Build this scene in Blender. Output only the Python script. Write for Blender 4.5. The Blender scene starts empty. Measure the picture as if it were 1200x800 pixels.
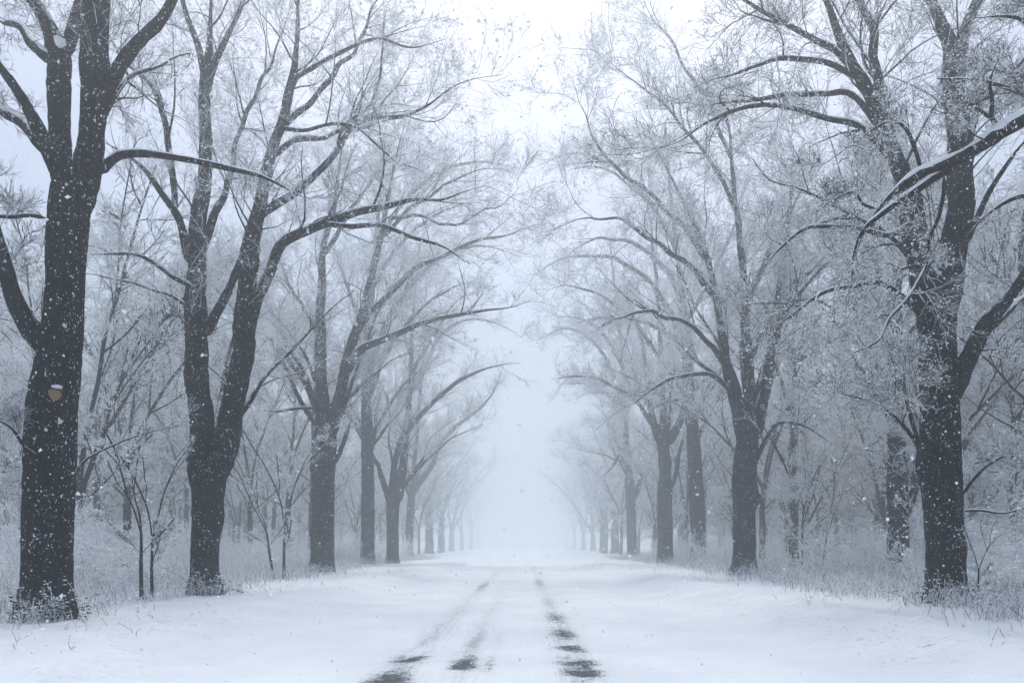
import bpy, math, random
import numpy as np
from mathutils import Vector

scene = bpy.context.scene
COL = scene.collection
R_ = math.radians

# ------------------------------------------------------------------ camera
F, VX, HY, CH = 933.3, 612.0, 641.0, 1.25      # focal length / vanishing point in photo pixels, eye height
cam_d = bpy.data.cameras.new("camera")
cam = bpy.data.objects.new("camera", cam_d)
COL.objects.link(cam)
cam.location = (0, 0, CH)
cam.rotation_euler = (R_(90), 0, 0)
cam_d.lens = 28.0
cam_d.sensor_width = 36.0
cam_d.shift_x = (600 - VX) / 1200
cam_d.shift_y = (HY - 400) / 1200
cam_d.clip_start = 0.05
cam_d.clip_end = 5000
scene.camera = cam

# ------------------------------------------------------------------ sky, sun, exposure
SUN_EL, SUN_ROT = 65, 0
world = bpy.data.worlds.new("World")
scene.world = world
world.use_nodes = True
wn = world.node_tree
wn.nodes.clear()
w_out = wn.nodes.new("ShaderNodeOutputWorld")
w_bg = wn.nodes.new("ShaderNodeBackground")
w_sky = wn.nodes.new("ShaderNodeTexSky")
w_sky.sky_type = 'NISHITA'
w_sky.sun_disc = False
w_sky.sun_elevation = R_(SUN_EL)
w_sky.sun_rotation = R_(SUN_ROT)
w_sky.air_density = 1.0
w_sky.dust_density = 4.0
w_sky.ozone_density = 0.0
w_hs = wn.nodes.new("ShaderNodeHueSaturation")      # an overcast layer: the blue of a clear sky mostly taken out
w_hs.inputs['Saturation'].default_value = 1.1
wn.links.new(w_sky.outputs[0], w_hs.inputs['Color'])
wn.links.new(w_hs.outputs[0], w_bg.inputs[0])
wn.links.new(w_bg.outputs[0], w_out.inputs[0])
w_bg.inputs[1].default_value = 0.12

sun_d = bpy.data.lights.new("sun", 'SUN')
sun_d.energy = 1.5
sun_d.angle = R_(45)
sun_d.color = (0.84, 0.955, 1.0)
sun = bpy.data.objects.new("sun", sun_d)
COL.objects.link(sun)
sun.rotation_euler = (R_(-(90 - SUN_EL)), 0, 0)
sun.location = (0, 60, 90)

vs = scene.view_settings
scene.display_settings.display_device = 'sRGB'
vs.view_transform = 'Standard'
vs.look = 'None'
vs.exposure = 0.37
vs.gamma = 1.0
vs.use_curve_mapping = False
cy = scene.cycles
cy.max_bounces = 6
cy.diffuse_bounces = 3
cy.glossy_bounces = 2
cy.transmission_bounces = 2
cy.transparent_max_bounces = 8
cy.volume_bounces = 3
cy.caustics_reflective = False
cy.caustics_refractive = False
cy.use_denoising = True
cy.use_adaptive_sampling = True
cy.adaptive_threshold = 0.02
HAZE_DENSITY = 0.0078

# ------------------------------------------------------------------ small helpers
def tag(o, label=None, cat=None, group=None, kind=None):
    if label: o['label'] = label
    if cat: o['category'] = cat
    if group: o['group'] = group
    if kind: o['kind'] = kind
    return o

def empty(name, loc=(0, 0, 0), rz=0.0, sc=1.0):
    o = bpy.data.objects.new(name, None)
    o.empty_display_size = 0.3
    COL.objects.link(o)
    o.location = loc
    o.rotation_euler = (0, 0, rz)
    o.scale = (sc, sc, sc)
    return o

def mesh_obj(name, V, faces, mats, parent=None, smooth=False, midx=None):
    """V (n,3); faces: list of int arrays (m,k) - ONE mesh object"""
    V = np.asarray(V, dtype=np.float32)
    me = bpy.data.meshes.new(name)
    me.vertices.add(len(V))
    me.vertices.foreach_set('co', V.ravel())
    loops = np.concatenate([f.ravel() for f in faces]).astype(np.int32)
    sizes = np.concatenate([np.full(len(f), f.shape[1], np.int32) for f in faces])
    me.loops.add(len(loops))
    me.loops.foreach_set('vertex_index', loops)
    me.polygons.add(len(sizes))
    starts = np.zeros(len(sizes), np.int32)
    starts[1:] = np.cumsum(sizes)[:-1]
    me.polygons.foreach_set('loop_start', starts)
    if not isinstance(mats, (list, tuple)): mats = [mats]
    for m in mats: me.materials.append(m)
    if midx is not None:
        me.polygons.foreach_set('material_index', np.asarray(midx, np.int32))
    me.update(calc_edges=True)
    me.polygons.foreach_set('use_smooth', np.full(len(sizes), bool(smooth)))
    o = bpy.data.objects.new(name, me)
    COL.objects.link(o)
    if parent: o.parent = parent
    return o

class Geo:
    """collects vertices and faces for one mesh"""
    def __init__(s): s.v, s.f, s.m, s.n = [], [], [], 0
    def add(s, V, Fs, mat=0):
        V = np.asarray(V, np.float32).reshape(-1, 3)
        s.v.append(V)
        for f in Fs:
            f = np.asarray(f, np.int64)
            s.f.append(f + s.n); s.m.append(np.full(len(f), mat))
        s.n += len(V)
    def build(s, name, mats, parent=None, smooth=False):
        return mesh_obj(name, np.concatenate(s.v), s.f, mats, parent, smooth, np.concatenate(s.m))

def nrm(a):
    return a / np.maximum(np.linalg.norm(a, axis=-1, keepdims=True), 1e-9)

def tubes(P, Rr, sides, rough=None):
    """P (B,n,3) paths, Rr (B,n) radii -> verts, quad faces"""
    P = np.asarray(P, float); Rr = np.asarray(Rr, float)
    B, n, _ = P.shape
    T = np.empty_like(P)
    T[:, 1:-1] = P[:, 2:] - P[:, :-2]
    T[:, 0] = P[:, 1] - P[:, 0]
    T[:, -1] = P[:, -1] - P[:, -2]
    T = nrm(T)
    chord = nrm(P[:, -1] - P[:, 0])
    ax = np.argmin(np.abs(chord), axis=1)
    ref = np.zeros((B, 3)); ref[np.arange(B), ax] = 1
    N = nrm(np.cross(T, ref[:, None, :]))
    Bn = np.cross(T, N)
    a = np.linspace(0, 2 * math.pi, sides, endpoint=False)
    rad = Rr[:, :, None]
    if rough is not None: rad = rad * rough
    V = P[:, :, None, :] + rad[..., None] * (np.cos(a)[None, None, :, None] * N[:, :, None, :] + np.sin(a)[None, None, :, None] * Bn[:, :, None, :])
    i = np.arange(B)[:, None, None] * n * sides
    k = np.arange(n - 1)[None, :, None] * sides
    s0 = np.arange(sides)[None, None, :]; s1 = (s0 + 1) % sides
    q = np.stack([i + k + s0, i + k + s1, i + k + sides + s1, i + k + sides + s0], -1).reshape(-1, 4)
    return V.reshape(-1, 3), q

def spline(pts, n):
    """Catmull-Rom through pts (k,d) -> (n,d), evenly in chord length"""
    p = np.asarray(pts, float)
    d = np.r_[0, np.cumsum(np.maximum(np.linalg.norm(np.diff(p[:, :3], axis=0), axis=1), 1e-6))]
    q = np.vstack([2 * p[0] - p[1], p, 2 * p[-1] - p[-2]])
    u = np.linspace(0, d[-1], n)
    j = np.clip(np.searchsorted(d, u, 'right') - 1, 0, len(p) - 2)
    t = ((u - d[j]) / (d[j + 1] - d[j]))[:, None]
    a, b, c, e = q[j], q[j + 1], q[j + 2], q[j + 3]
    return 0.5 * (2 * b + (c - a) * t + (2 * a - 5 * b + 4 * c - e) * t ** 2 + (3 * b - a - 3 * c + e) * t ** 3)

OCT_F = np.array([[0, 2, 4], [2, 1, 4], [1, 3, 4], [3, 0, 4], [2, 0, 5], [1, 2, 5], [3, 1, 5], [0, 3, 5]])
OCT_V = np.array([[1, 0, 0], [-1, 0, 0], [0, 1, 0], [0, -1, 0], [0, 0, 1], [0, 0, -1.]])
def blobs(rng, C, r, flat=1.0, jit=0.35):
    """little irregular snow lumps at C (m,3), radii r (m,)"""
    m = len(C)
    V = OCT_V[None] * (1 + rng.normal(0, jit, (m, 6, 1))) + rng.normal(0, 0.2, (m, 6, 3))
    ang = rng.uniform(0, 2 * math.pi, m)
    c, s = np.cos(ang)[:, None], np.sin(ang)[:, None]
    V = np.stack([V[..., 0] * c - V[..., 1] * s, V[..., 0] * s + V[..., 1] * c, V[..., 2] * flat], -1)
    V = C[:, None, :] + V * r[:, None, None]
    Fc = (np.arange(m)[:, None, None] * 6 + OCT_F[None]).reshape(-1, 3)
    return V.reshape(-1, 3), Fc

# ------------------------------------------------------------------ the lie of the land
_rg = np.random.default_rng(11)
_w = [(_rg.normal(0, 1, 2), _rg.uniform(0, 6.28)) for _ in range(24)]
def lowf(x, y, f):
    s = 0
    for i, (k, ph) in enumerate(_w[:12]):
        s = s + np.sin((x * k[0] + y * k[1]) * f * (0.6 + 0.12 * i) + ph)
    return s / 6.0

def ground_h(x, y):
    x = np.asarray(x, float); y = np.asarray(y, float)
    ax = np.abs(x)
    edge = np.clip((ax - 3.2) / 2.0, 0, 1); edge = edge * edge * (3 - 2 * edge)
    berm = 0.13 * np.exp(-((ax - 4.9) / 0.9) ** 2) * (1 + 0.55 * lowf(x * 0.6, y * 0.9, 0.9))
    verge = 0.11 * edge + 0.03 * edge * lowf(x, y, 0.8) + 0.012 * edge * lowf(x + 40, y, 2.6)
    wood = np.clip(ax - 9.5, 0, 60) * 0.016 + np.clip((ax - 9) / 4, 0, 1) * 0.07 * lowf(x + 9, y, 0.45)
    road = 0.012 * lowf(x * 2.0, y * 0.15, 1.2) * (1 - edge)
    ruts = 0
    for c in (-1.3, 0.62): ruts = ruts - 0.018 * np.exp(-((x - c) / 0.22) ** 2)
    bank = np.clip((ax - 3.1) / 0.8, 0, 1) * np.clip((8.5 - ax) / 2.0, 0, 1)
    clods = np.maximum(lowf(x * 1.7, y * 1.2 + 7, 4.2) + 0.6 * lowf(x + 3, y, 8.5) - 0.10, 0) * (0.5 + 0.5 * lowf(x, y, 0.7)).clip(0.1, 1)
    return berm + verge + wood + road + ruts + bank * 0.13 * clods

def at(px, py, Y):
    """photo pixel -> world point at distance Y"""
    return np.array([(px - VX) / F * Y, Y, CH - (py - HY) / F * Y])

# ------------------------------------------------------------------ materials
def new_mat(name):
    m = bpy.data.materials.new(name); m.use_nodes = True
    nt = m.node_tree; nt.nodes.clear()
    out = nt.nodes.new("ShaderNodeOutputMaterial")
    return m, nt, out

def nd(nt, typ, **kw):
    n = nt.nodes.new(typ)
    for k, v in kw.items():
        if k in ('operation', 'data_type', 'blend_type', 'interpolation_type', 'feature', 'distance', 'use_clamp', 'clamp', 'noise_dimensions', 'voronoi_dimensions'):
            setattr(n, k, v)
        else:
            n.inputs[k].default_value = v
    return n

def mth(nt, op, a, b=None, clamp=False):
    n = nt.nodes.new("ShaderNodeMath"); n.operation = op; n.use_clamp = clamp
    for i, s in enumerate((a, b)):
        if s is None: continue
        if isinstance(s, (int, float)): n.inputs[i].default_value = s
        else: nt.links.new(s, n.inputs[i])
    return n.outputs[0]

def sstep(nt, v, lo, hi, a=0.0, b=1.0):
    n = nt.nodes.new("ShaderNodeMapRange"); n.interpolation_type = 'SMOOTHSTEP'
    nt.links.new(v, n.inputs['Value'])
    n.inputs['From Min'].default_value = lo; n.inputs['From Max'].default_value = hi
    n.inputs['To Min'].default_value = a; n.inputs['To Max'].default_value = b
    return n.outputs['Result']

def noise(nt, vec, scale, detail=3, rough=0.55):
    n = nd(nt, "ShaderNodeTexNoise", Scale=scale, Detail=detail, Roughness=rough)
    if vec is not None: nt.links.new(vec, n.inputs['Vector'])
    return n.outputs['Fac']

def mapped(nt, src, scale):
    n = nt.nodes.new("ShaderNodeMapping"); n.inputs['Scale'].default_value = scale
    nt.links.new(src, n.inputs['Vector']); return n.outputs[0]

def mixc(nt, fac, a, b):
    n = nt.nodes.new("ShaderNodeMix"); n.data_type = 'RGBA'
    nt.links.new(fac, n.inputs[0])
    for i, s in ((6, a), (7, b)):
        if isinstance(s, tuple): n.inputs[i].default_value = s
        else: nt.links.new(s, n.inputs[i])
    return n.outputs[2]

SNOW = (0.75, 0.785, 0.82, 1)
FRESH = (0.89, 0.905, 0.92, 1)
SNOW2 = (0.68, 0.715, 0.76, 1)

def snow_ground(nt, pos):
    big = noise(nt, mapped(nt, pos, (1, 0.7, 1)), 0.7, 4)
    fine = noise(nt, pos, 9.0, 5, 0.65)
    grain = noise(nt, pos, 60.0, 3, 0.6)
    drift = noise(nt, mapped(nt, pos, (1.0, 3.2, 1)), 2.2, 4, 0.5)
    h = mth(nt, 'ADD', mth(nt, 'MULTIPLY', fine, 0.5), mth(nt, 'MULTIPLY', grain, 0.16))
    h = mth(nt, 'ADD', h, mth(nt, 'MULTIPLY', drift, 0.9))
    h = mth(nt, 'ADD', h, mth(nt, 'MULTIPLY', big, 1.0))
    return mixc(nt, sstep(nt, big, 0.35, 0.65), SNOW2, SNOW), h, grain, fine

def m_ground():
    m, nt, out = new_mat("snow_ground")
    g = nt.nodes.new("ShaderNodeNewGeometry"); pos = g.outputs['Position']
    col, h, grain, fine = snow_ground(nt, pos)
    b = nd(nt, "ShaderNodeBump", Strength=0.6, Distance=0.07); nt.links.new(h, b.inputs['Height'])
    # crumbs of soil and leaf litter showing through the snow of the banks
    sep = nt.nodes.new("ShaderNodeSeparateXYZ"); nt.links.new(pos, sep.inputs[0])
    ax = mth(nt, 'ABSOLUTE', sep.outputs[0])
    band = mth(nt, 'MULTIPLY', sstep(nt, ax, 3.0, 4.2), sstep(nt, ax, 7.0, 5.5))
    sp = noise(nt, mapped(nt, pos, (1, 0.6, 1)), 13.0, 4, 0.75)
    spots = mth(nt, 'MULTIPLY', sstep(nt, sp, 0.55, 0.66), band)
    spots = mth(nt, 'MULTIPLY', spots, sstep(nt, noise(nt, pos, 0.55, 2), 0.42, 0.62))
    col = mixc(nt, mth(nt, 'MULTIPLY', spots, 0.5), col, (0.20, 0.21, 0.23, 1))
    p = nd(nt, "ShaderNodeBsdfPrincipled", Roughness=0.75); p.inputs['Specular IOR Level'].default_value = 0.25
    nt.links.new(col, p.inputs['Base Color']); nt.links.new(b.outputs[0], p.inputs['Normal'])
    nt.links.new(p.outputs[0], out.inputs[0]); return m

def m_road():
    m, nt, out = new_mat("snowy_road")
    g = nt.nodes.new("ShaderNodeNewGeometry"); pos = g.outputs['Position']
    col, h, grain, fine = snow_ground(nt, pos)
    sep = nt.nodes.new("ShaderNodeSeparateXYZ"); nt.links.new(pos, sep.inputs[0])
    wob = mth(nt, 'MULTIPLY', mth(nt, 'SUBTRACT', noise(nt, pos, 2.6, 4), 0.5), 0.22)
    x = mth(nt, 'ADD', sep.outputs[0], wob)
    y = mth(nt, 'ADD', sep.outputs[1], mth(nt, 'MULTIPLY', mth(nt, 'SUBTRACT', noise(nt, pos, 3.2, 3), 0.5), 1.1))
    def gauss(v, c, s):
        d = mth(nt, 'DIVIDE', mth(nt, 'SUBTRACT', v, c), s)
        return mth(nt, 'POWER', 2.718, mth(nt, 'MULTIPLY', mth(nt, 'MULTIPLY', d, d), -1))
    bare = None
    # (track x, half width, [(distance, half length, how bare)])
    tracks = [(-1.27, 0.21, [(7.3, 1.0, 1.25), (9.0, 0.28, 0.95), (11, 1.2, 0.3), (26, 4.0, 0.55), (38, 6, 0.35), (16, 4, 0.3)]),
              (-0.62, 0.15, [(8.5, 0.55, 0.95), (10.4, 1.4, 0.45), (14, 3, 0.25), (22, 5, 0.2)]),
              (-0.33, 0.08, [(8.5, 0.6, 0.5), (11, 1.5, 0.25)]),
              (0.60, 0.22, [(7.9, 0.34, 1.25), (8.7, 0.34, 1.15), (9.9, 0.34, 1.0), (11.6, 0.9, 0.85), (14.2, 1.1, 0.6), (18, 3, 0.4), (28, 5, 0.5), (42, 9, 0.3)])]
    for c, w, L in tracks:
        along = None
        for yc, s, k in L:
            t = mth(nt, 'MULTIPLY', gauss(y, yc, s), k)
            along = t if along is None else mth(nt, 'ADD', along, t)
        t = mth(nt, 'MULTIPLY', gauss(x, c, w), along)
        bare = t if bare is None else mth(nt, 'ADD', bare, t)
    streak = noise(nt, mapped(nt, pos, (5, 0.3, 1)), 3.0, 5, 0.7)
    cross = noise(nt, mapped(nt, pos, (0.7, 5, 1)), 2.4, 3, 0.6)
    gr = mth(nt, 'ADD', mth(nt, 'MULTIPLY', streak, 0.45), mth(nt, 'MULTIPLY', cross, 0.55))
    gr = mth(nt, 'ADD', gr, mth(nt, 'MULTIPLY', mth(nt, 'SUBTRACT', noise(nt, mapped(nt, pos, (1, 0.22, 1)), 40, 4, 0.8), 0.5), 2.2))
    mask = sstep(nt, mth(nt, 'SUBTRACT', bare, mth(nt, 'MULTIPLY', gr, 0.9)), -0.2, 0.5)
    # thin slush along the wheel tracks, a little greyer than clean snow
    slush = mth(nt, 'ADD', gauss(x, -1.27, 0.24), gauss(x, 0.6, 0.24))
    slush = mth(nt, 'ADD', slush, mth(nt, 'MULTIPLY', gauss(x, -0.62, 0.2), 0.6))
    slush = mth(nt, 'MULTIPLY', mth(nt, 'MULTIPLY', slush, sstep(nt, streak, 0.40, 0.70)), 0.62)
    slush = mth(nt, 'MULTIPLY', slush, sstep(nt, sep.outputs[1], 26, 9, 0.40, 1.0))
    col = mixc(nt, slush, col, (0.30, 0.33, 0.38, 1))
    col = mixc(nt, mth(nt, 'MULTIPLY', mask, 0.95), col, (0.030, 0.038, 0.048, 1))
    h = mth(nt, 'SUBTRACT', h, mth(nt, 'MULTIPLY', mask, 0.4))
    lane = sstep(nt, mth(nt, 'ABSOLUTE', mth(nt, 'ADD', sep.outputs[0], 0.35)), 2.3, 1.2)
    h = mth(nt, 'ADD', h, mth(nt, 'MULTIPLY', mth(nt, 'MULTIPLY', streak, lane), 0.5))
    b = nd(nt, "ShaderNodeBump", Strength=0.6, Distance=0.07); nt.links.new(h, b.inputs['Height'])
    p = nd(nt, "ShaderNodeBsdfPrincipled", Roughness=0.7); p.inputs['Specular IOR Level'].default_value = 0.25
    nt.links.new(col, p.inputs['Base Color']); nt.links.new(b.outputs[0], p.inputs['Normal'])
    nt.links.new(p.outputs[0], out.inputs[0]); return m

def m_snow():
    m, nt, out = new_mat("fresh_snow")
    g = nt.nodes.new("ShaderNodeNewGeometry")
    h = noise(nt, g.outputs['Position'], 22, 4, 0.6)
    b = nd(nt, "ShaderNodeBump", Strength=0.5, Distance=0.03); nt.links.new(h, b.inputs['Height'])
    p = nd(nt, "ShaderNodeBsdfPrincipled", Roughness=0.8); p.inputs['Base Color'].default_value = FRESH
    p.inputs['Specular IOR Level'].default_value = 0.2
    nt.links.new(b.outputs[0], p.inputs['Normal']); nt.links.new(p.outputs[0], out.inputs[0]); return m

def m_bark(name, snow_lo, snow_hi, specks=True, base=(0.003, 0.0035, 0.0045, 1), light=(0.014, 0.015, 0.018, 1), speck_amt=1.0):
    """dark furrowed bark; snow lies where the surface faces up and in crumbs stuck in the furrows"""
    m, nt, out = new_mat(name)
    g = nt.nodes.new("ShaderNodeNewGeometry"); pos = g.outputs['Position']
    sep = nt.nodes.new("ShaderNodeSeparateXYZ"); nt.links.new(g.outputs['Normal'], sep.inputs[0])
    n2 = noise(nt, pos, 7.0, 4, 0.6)
    up = mth(nt, 'ADD', sep.outputs[2], mth(nt, 'MULTIPLY', mth(nt, 'SUBTRACT', n2, 0.5), 0.9))
    snow = sstep(nt, up, snow_lo, snow_hi)
    p = nd(nt, "ShaderNodeBsdfPrincipled", Roughness=0.9); p.inputs['Specular IOR Level'].default_value = 0.06
    if specks:
        warp = nd(nt, "ShaderNodeTexNoise", Scale=5.0, Detail=3.0); nt.links.new(pos, warp.inputs['Vector'])
        wv = nt.nodes.new("ShaderNodeVectorMath"); wv.operation = 'MULTIPLY_ADD'
        nt.links.new(warp.outputs['Color'], wv.inputs[0]); wv.inputs[1].default_value = (0.16, 0.16, 0.16); nt.links.new(pos, wv.inputs[2])
        fur = noise(nt, mapped(nt, wv.outputs[0], (1, 1, 0.13)), 19.0, 6, 0.7)
        v = nd(nt, "ShaderNodeTexVoronoi", Scale=11.0); v.feature = 'DISTANCE_TO_EDGE'
        nt.links.new(mapped(nt, wv.outputs[0], (1, 1, 0.2)), v.inputs['Vector'])
        ridge = mth(nt, 'ADD', mth(nt, 'MULTIPLY', sstep(nt, v.outputs['Distance'], 0.0, 0.22), 0.4), mth(nt, 'MULTIPLY', fur, 0.9))
        col = mixc(nt, sstep(nt, ridge, 0.4, 1.0), base, light)
        patch = mth(nt, 'MULTIPLY', mth(nt, 'SUBTRACT', noise(nt, pos, 1.9, 3), 0.5), 0.22)
        s2 = None
        for sc_, th in ((36.0, 0.685), (19.0, 0.68), (9.0, 0.705)):      # crumbs of blown snow caught on the bark
            sp = noise(nt, mapped(nt, pos, (1, 1, 0.8)), sc_, 2, 0.5)
            t = sstep(nt, mth(nt, 'ADD', sp, patch), th, th + 0.022)
            s2 = t if s2 is None else mth(nt, 'MAXIMUM', s2, t)
        s2 = mth(nt, 'MULTIPLY', s2, 0.8 * speck_amt)
        snow = mth(nt, 'MAXIMUM', snow, s2)
        b = nd(nt, "ShaderNodeBump", Strength=0.9, Distance=0.035)
        nt.links.new(mth(nt, 'ADD', ridge, mth(nt, 'MULTIPLY', snow, 0.5)), b.inputs['Height'])
        nt.links.new(b.outputs[0], p.inputs['Normal'])
    else:
        col = mixc(nt, n2, base, light)
    col = mixc(nt, snow, col, FRESH)
    nt.links.new(col, p.inputs['Base Color']); nt.links.new(p.outputs[0], out.inputs[0]); return m

def m_plain(name, a, b, scale=12, rough=0.85):
    m, nt, out = new_mat(name)
    g = nt.nodes.new("ShaderNodeNewGeometry")
    col = mixc(nt, noise(nt, g.outputs['Position'], scale, 4, 0.6), a, b)
    p = nd(nt, "ShaderNodeBsdfPrincipled", Roughness=rough); p.inputs['Specular IOR Level'].default_value = 0.2
    nt.links.new(col, p.inputs['Base Color']); nt.links.new(p.outputs[0], out.inputs[0]); return m

M_GROUND, M_ROAD, M_SNOW = m_ground(), m_road(), m_snow()
M_BARK = m_bark("furrowed_bark", 0.55, 0.85)
M_LIMB = m_bark("limb_bark", 0.42, 0.72, speck_amt=0.8)
M_TWIG = m_bark("snowy_twigs", -1.1, -0.25, specks=False, base=(0.022, 0.023, 0.027, 1), light=(0.06, 0.062, 0.07, 1))
M_TWIGD = m_bark("lightly_snowed_twigs", -0.35, 0.25, specks=False, base=(0.018, 0.019, 0.022, 1), light=(0.045, 0.047, 0.053, 1))
M_BRANCH = m_bark("branch_bark", 0.0, 0.50, specks=False, base=(0.006, 0.007, 0.009, 1), light=(0.022, 0.023, 0.027, 1))
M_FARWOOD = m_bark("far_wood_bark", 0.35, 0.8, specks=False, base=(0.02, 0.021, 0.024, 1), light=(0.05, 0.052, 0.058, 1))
M_STALK = m_bark("dry_stalks", -0.5, 0.15, specks=False, base=(0.07, 0.062, 0.052, 1), light=(0.15, 0.135, 0.12, 1))
M_CUT = m_plain("cut_wood", (0.20, 0.115, 0.05, 1), (0.40, 0.27, 0.15, 1), 30)
M_LEAF = m_plain("dark_dead_leaves", (0.02, 0.02, 0.018, 1), (0.05, 0.045, 0.035, 1), 20)
M_FLAKE = m_plain("snowflakes", (0.86, 0.88, 0.9, 1), (0.9, 0.92, 0.94, 1))

# ------------------------------------------------------------------ ground and road
def graded(a, b, d0, growth, dmax):
    out = [a]; d = d0
    while out[-1] < b:
        out.append(out[-1] + d); d = min(d * growth, dmax)
    out[-1] = b
    return np.array(out)

def sheet(name, xs, ys, dz, mat):
    X, Yv = np.meshgrid(xs, ys)
    Z = ground_h(X, Yv) + dz
    V = np.stack([X, Yv, Z], -1).reshape(-1, 3)
    nx = len(xs); i, j = np.meshgrid(np.arange(nx - 1), np.arange(len(ys) - 1))
    a = (j * nx + i).ravel()
    return mesh_obj(name, V, [np.stack([a, a + 1, a + nx + 1, a + nx], -1)], mat, smooth=True)

xp = graded(0, 230, 0.12, 1.018, 8)
xs = np.concatenate([-xp[::-1], xp[1:]])
ys = np.concatenate([-graded(0, 40, 0.5, 1.1, 6)[::-1], graded(0, 620, 0.10, 1.008, 8)[1:]])
ROAD_W = 3.3
tag(sheet("ground", xs, ys, 0.0, M_GROUND), "snow covered verges and woodland floor beside the road", "ground", kind="structure")
tag(sheet("road", np.linspace(-ROAD_W, ROAD_W, 61), ys, 0.004, M_ROAD), "straight snow covered road with dark tyre tracks", "road", kind="structure")

# ------------------------------------------------------------------ growing branches
def grow(rng, P, Rr, per, length, ang, npts, wig=0.18, up=0.0, rmul=0.6, rmax=9, tip=0.35, t0=0.2, t1=1.0, scale=None, tpow=1.0):
    """children of every path in P (B,n,3): returns paths and radii"""
    B, n, _ = P.shape
    cnt = rng.poisson(per, B) if np.isscalar(per) else per
    idx = np.repeat(np.arange(B), cnt)
    m = len(idx)
    t = t0 + (t1 - t0) * rng.uniform(0, 1, m) ** tpow
    u = t * (n - 1); k = np.minimum(u.astype(int), n - 2); fr = (u - k)[:, None]
    p0 = P[idx, k] * (1 - fr) + P[idx, k + 1] * fr
    T = nrm(P[idx, k + 1] - P[idx, k])
    r0 = (Rr[idx, k] * (1 - fr[:, 0]) + Rr[idx, k + 1] * fr[:, 0])
    perp = rng.normal(0, 1, (m, 3))
    perp[:, 2] += 0.35
    perp = nrm(perp - (perp * T).sum(-1, keepdims=True) * T)
    a = rng.uniform(ang[0], ang[1], m)[:, None]
    d = nrm(np.cos(a) * T + np.sin(a) * perp)
    L = rng.uniform(length[0], length[1], m) * (1.15 - 0.55 * t)
    if scale is not None: L = L * scale[idx]
    step = (L / (npts - 1))[:, None]
    pts = [p0]
    drift = rng.normal(0, 1, (m, 3)) * wig * 0.6
    for s in range(npts - 1):
        d = nrm(d + rng.normal(0, 1, (m, 3)) * wig + drift + np.array([0, 0, up]))
        pts.append(pts[-1] + d * step)
    Q = np.stack(pts, 1)
    rs = np.minimum(r0 * rmul, rmax)
    rs = np.minimum(rs, L * 0.013 + 0.003)
    prof = np.linspace(1, tip, npts)[None, :]
    return Q, rs[:, None] * prof, idx

def crown_geo(rng, limbs, dens=1.0, snow=0.0, blob=(0.02, 0.05), lens=(3.0, 1.5, 0.8, 0.38), rmin=0.0035, lvl=4, up1=0.03):
    """limbs: list of (path (n,3), radii (n,)).  twigs -> slot 0, snow lumps -> slot 1"""
    G = Geo()
    N0 = 24
    P0, R0, per, sc = [], [], [], []
    for p, r in limbs:
        q = spline(np.c_[p, r], N0)
        P0.append(q[:, :3]); R0.append(np.maximum(q[:, 3], rmin))
        L = np.linalg.norm(np.diff(p, axis=0), axis=1).sum()
        per.append(L * 1.7 * dens); sc.append(float(np.clip(L / 6.0, 0.22, 1.0)))
    P0 = np.array(P0); R0 = np.array(R0); sc = np.array(sc)
    A, ra, ia = grow(rng, P0, R0, np.maximum(rng.poisson(per), 3), (lens[0] * 0.3, lens[0]), (0.4, 0.95), 10, 0.10, up1, 0.55, 0.036, 0.16, 0.25, scale=sc)
    sa = sc[ia]
    B1, rb, ib = grow(rng, A, ra, 6.5, (lens[1] * 0.35, lens[1]), (0.4, 0.95), 7, 0.12, 0.01, 0.6, 0.015, 0.35, 0.12, scale=sa)
    B2, rb2, ib2 = grow(rng, P0, R0, np.maximum(rng.poisson(np.array(per) * 0.8), 1), (lens[1] * 0.3, lens[1]), (0.5, 1.2), 7, 0.12, 0.01, 0.3, 0.012, 0.35, 0.3, scale=sc)
    Bq = np.concatenate([B1, B2]); rb = np.concatenate([rb, rb2]); sb = np.concatenate([sa[ib], sc[ib2]])
    ra = np.maximum(ra, rmin * 1.6); rb = np.maximum(rb, rmin * 1.2)
    G.add(*_tb(A, ra, 5), 2); G.add(*_tb(Bq, rb, 3), 3)
    C, rc, ic = grow(rng, Bq, rb, 5.2, (lens[2] * 0.35, lens[2]), (0.4, 1.0), 4, 0.15, 0.0, 0.6, 0.007, 0.5, 0.1, scale=np.maximum(sb, 0.4))
    rc = np.maximum(rc, rmin)
    G.add(*_tb(C, rc, 3))
    ends = C
    if lvl >= 4:
        D, rd, _ = grow(rng, C, rc, 3.0, (lens[3] * 0.4, lens[3]), (0.4, 1.0), 3, 0.18, 0.0, 0.8, 0.005, 0.6, 0.15)
        G.add(*_tb(D, np.maximum(rd, rmin * 0.85), 3))
        ends = D
    if snow > 0:
        for Q in (C, ends) if lvl >= 4 else (C,):
            m = int(len(Q) * snow)
            i = rng.integers(0, len(Q), m); k = rng.integers(1, Q.shape[1], m)
            c = Q[i, k] + rng.normal(0, 0.008, (m, 3)); c[:, 2] += 0.008
            r = rng.uniform(blob[0], blob[1], m) * rng.uniform(0.6, 1.2, m)
            V, Fc = blobs(rng, c, r, 0.7)
            G.add(V, [Fc], 1)
    return G

def _tb(P, R, s):
    V, q = tubes(P, R, s)
    return V, [q]

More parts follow.
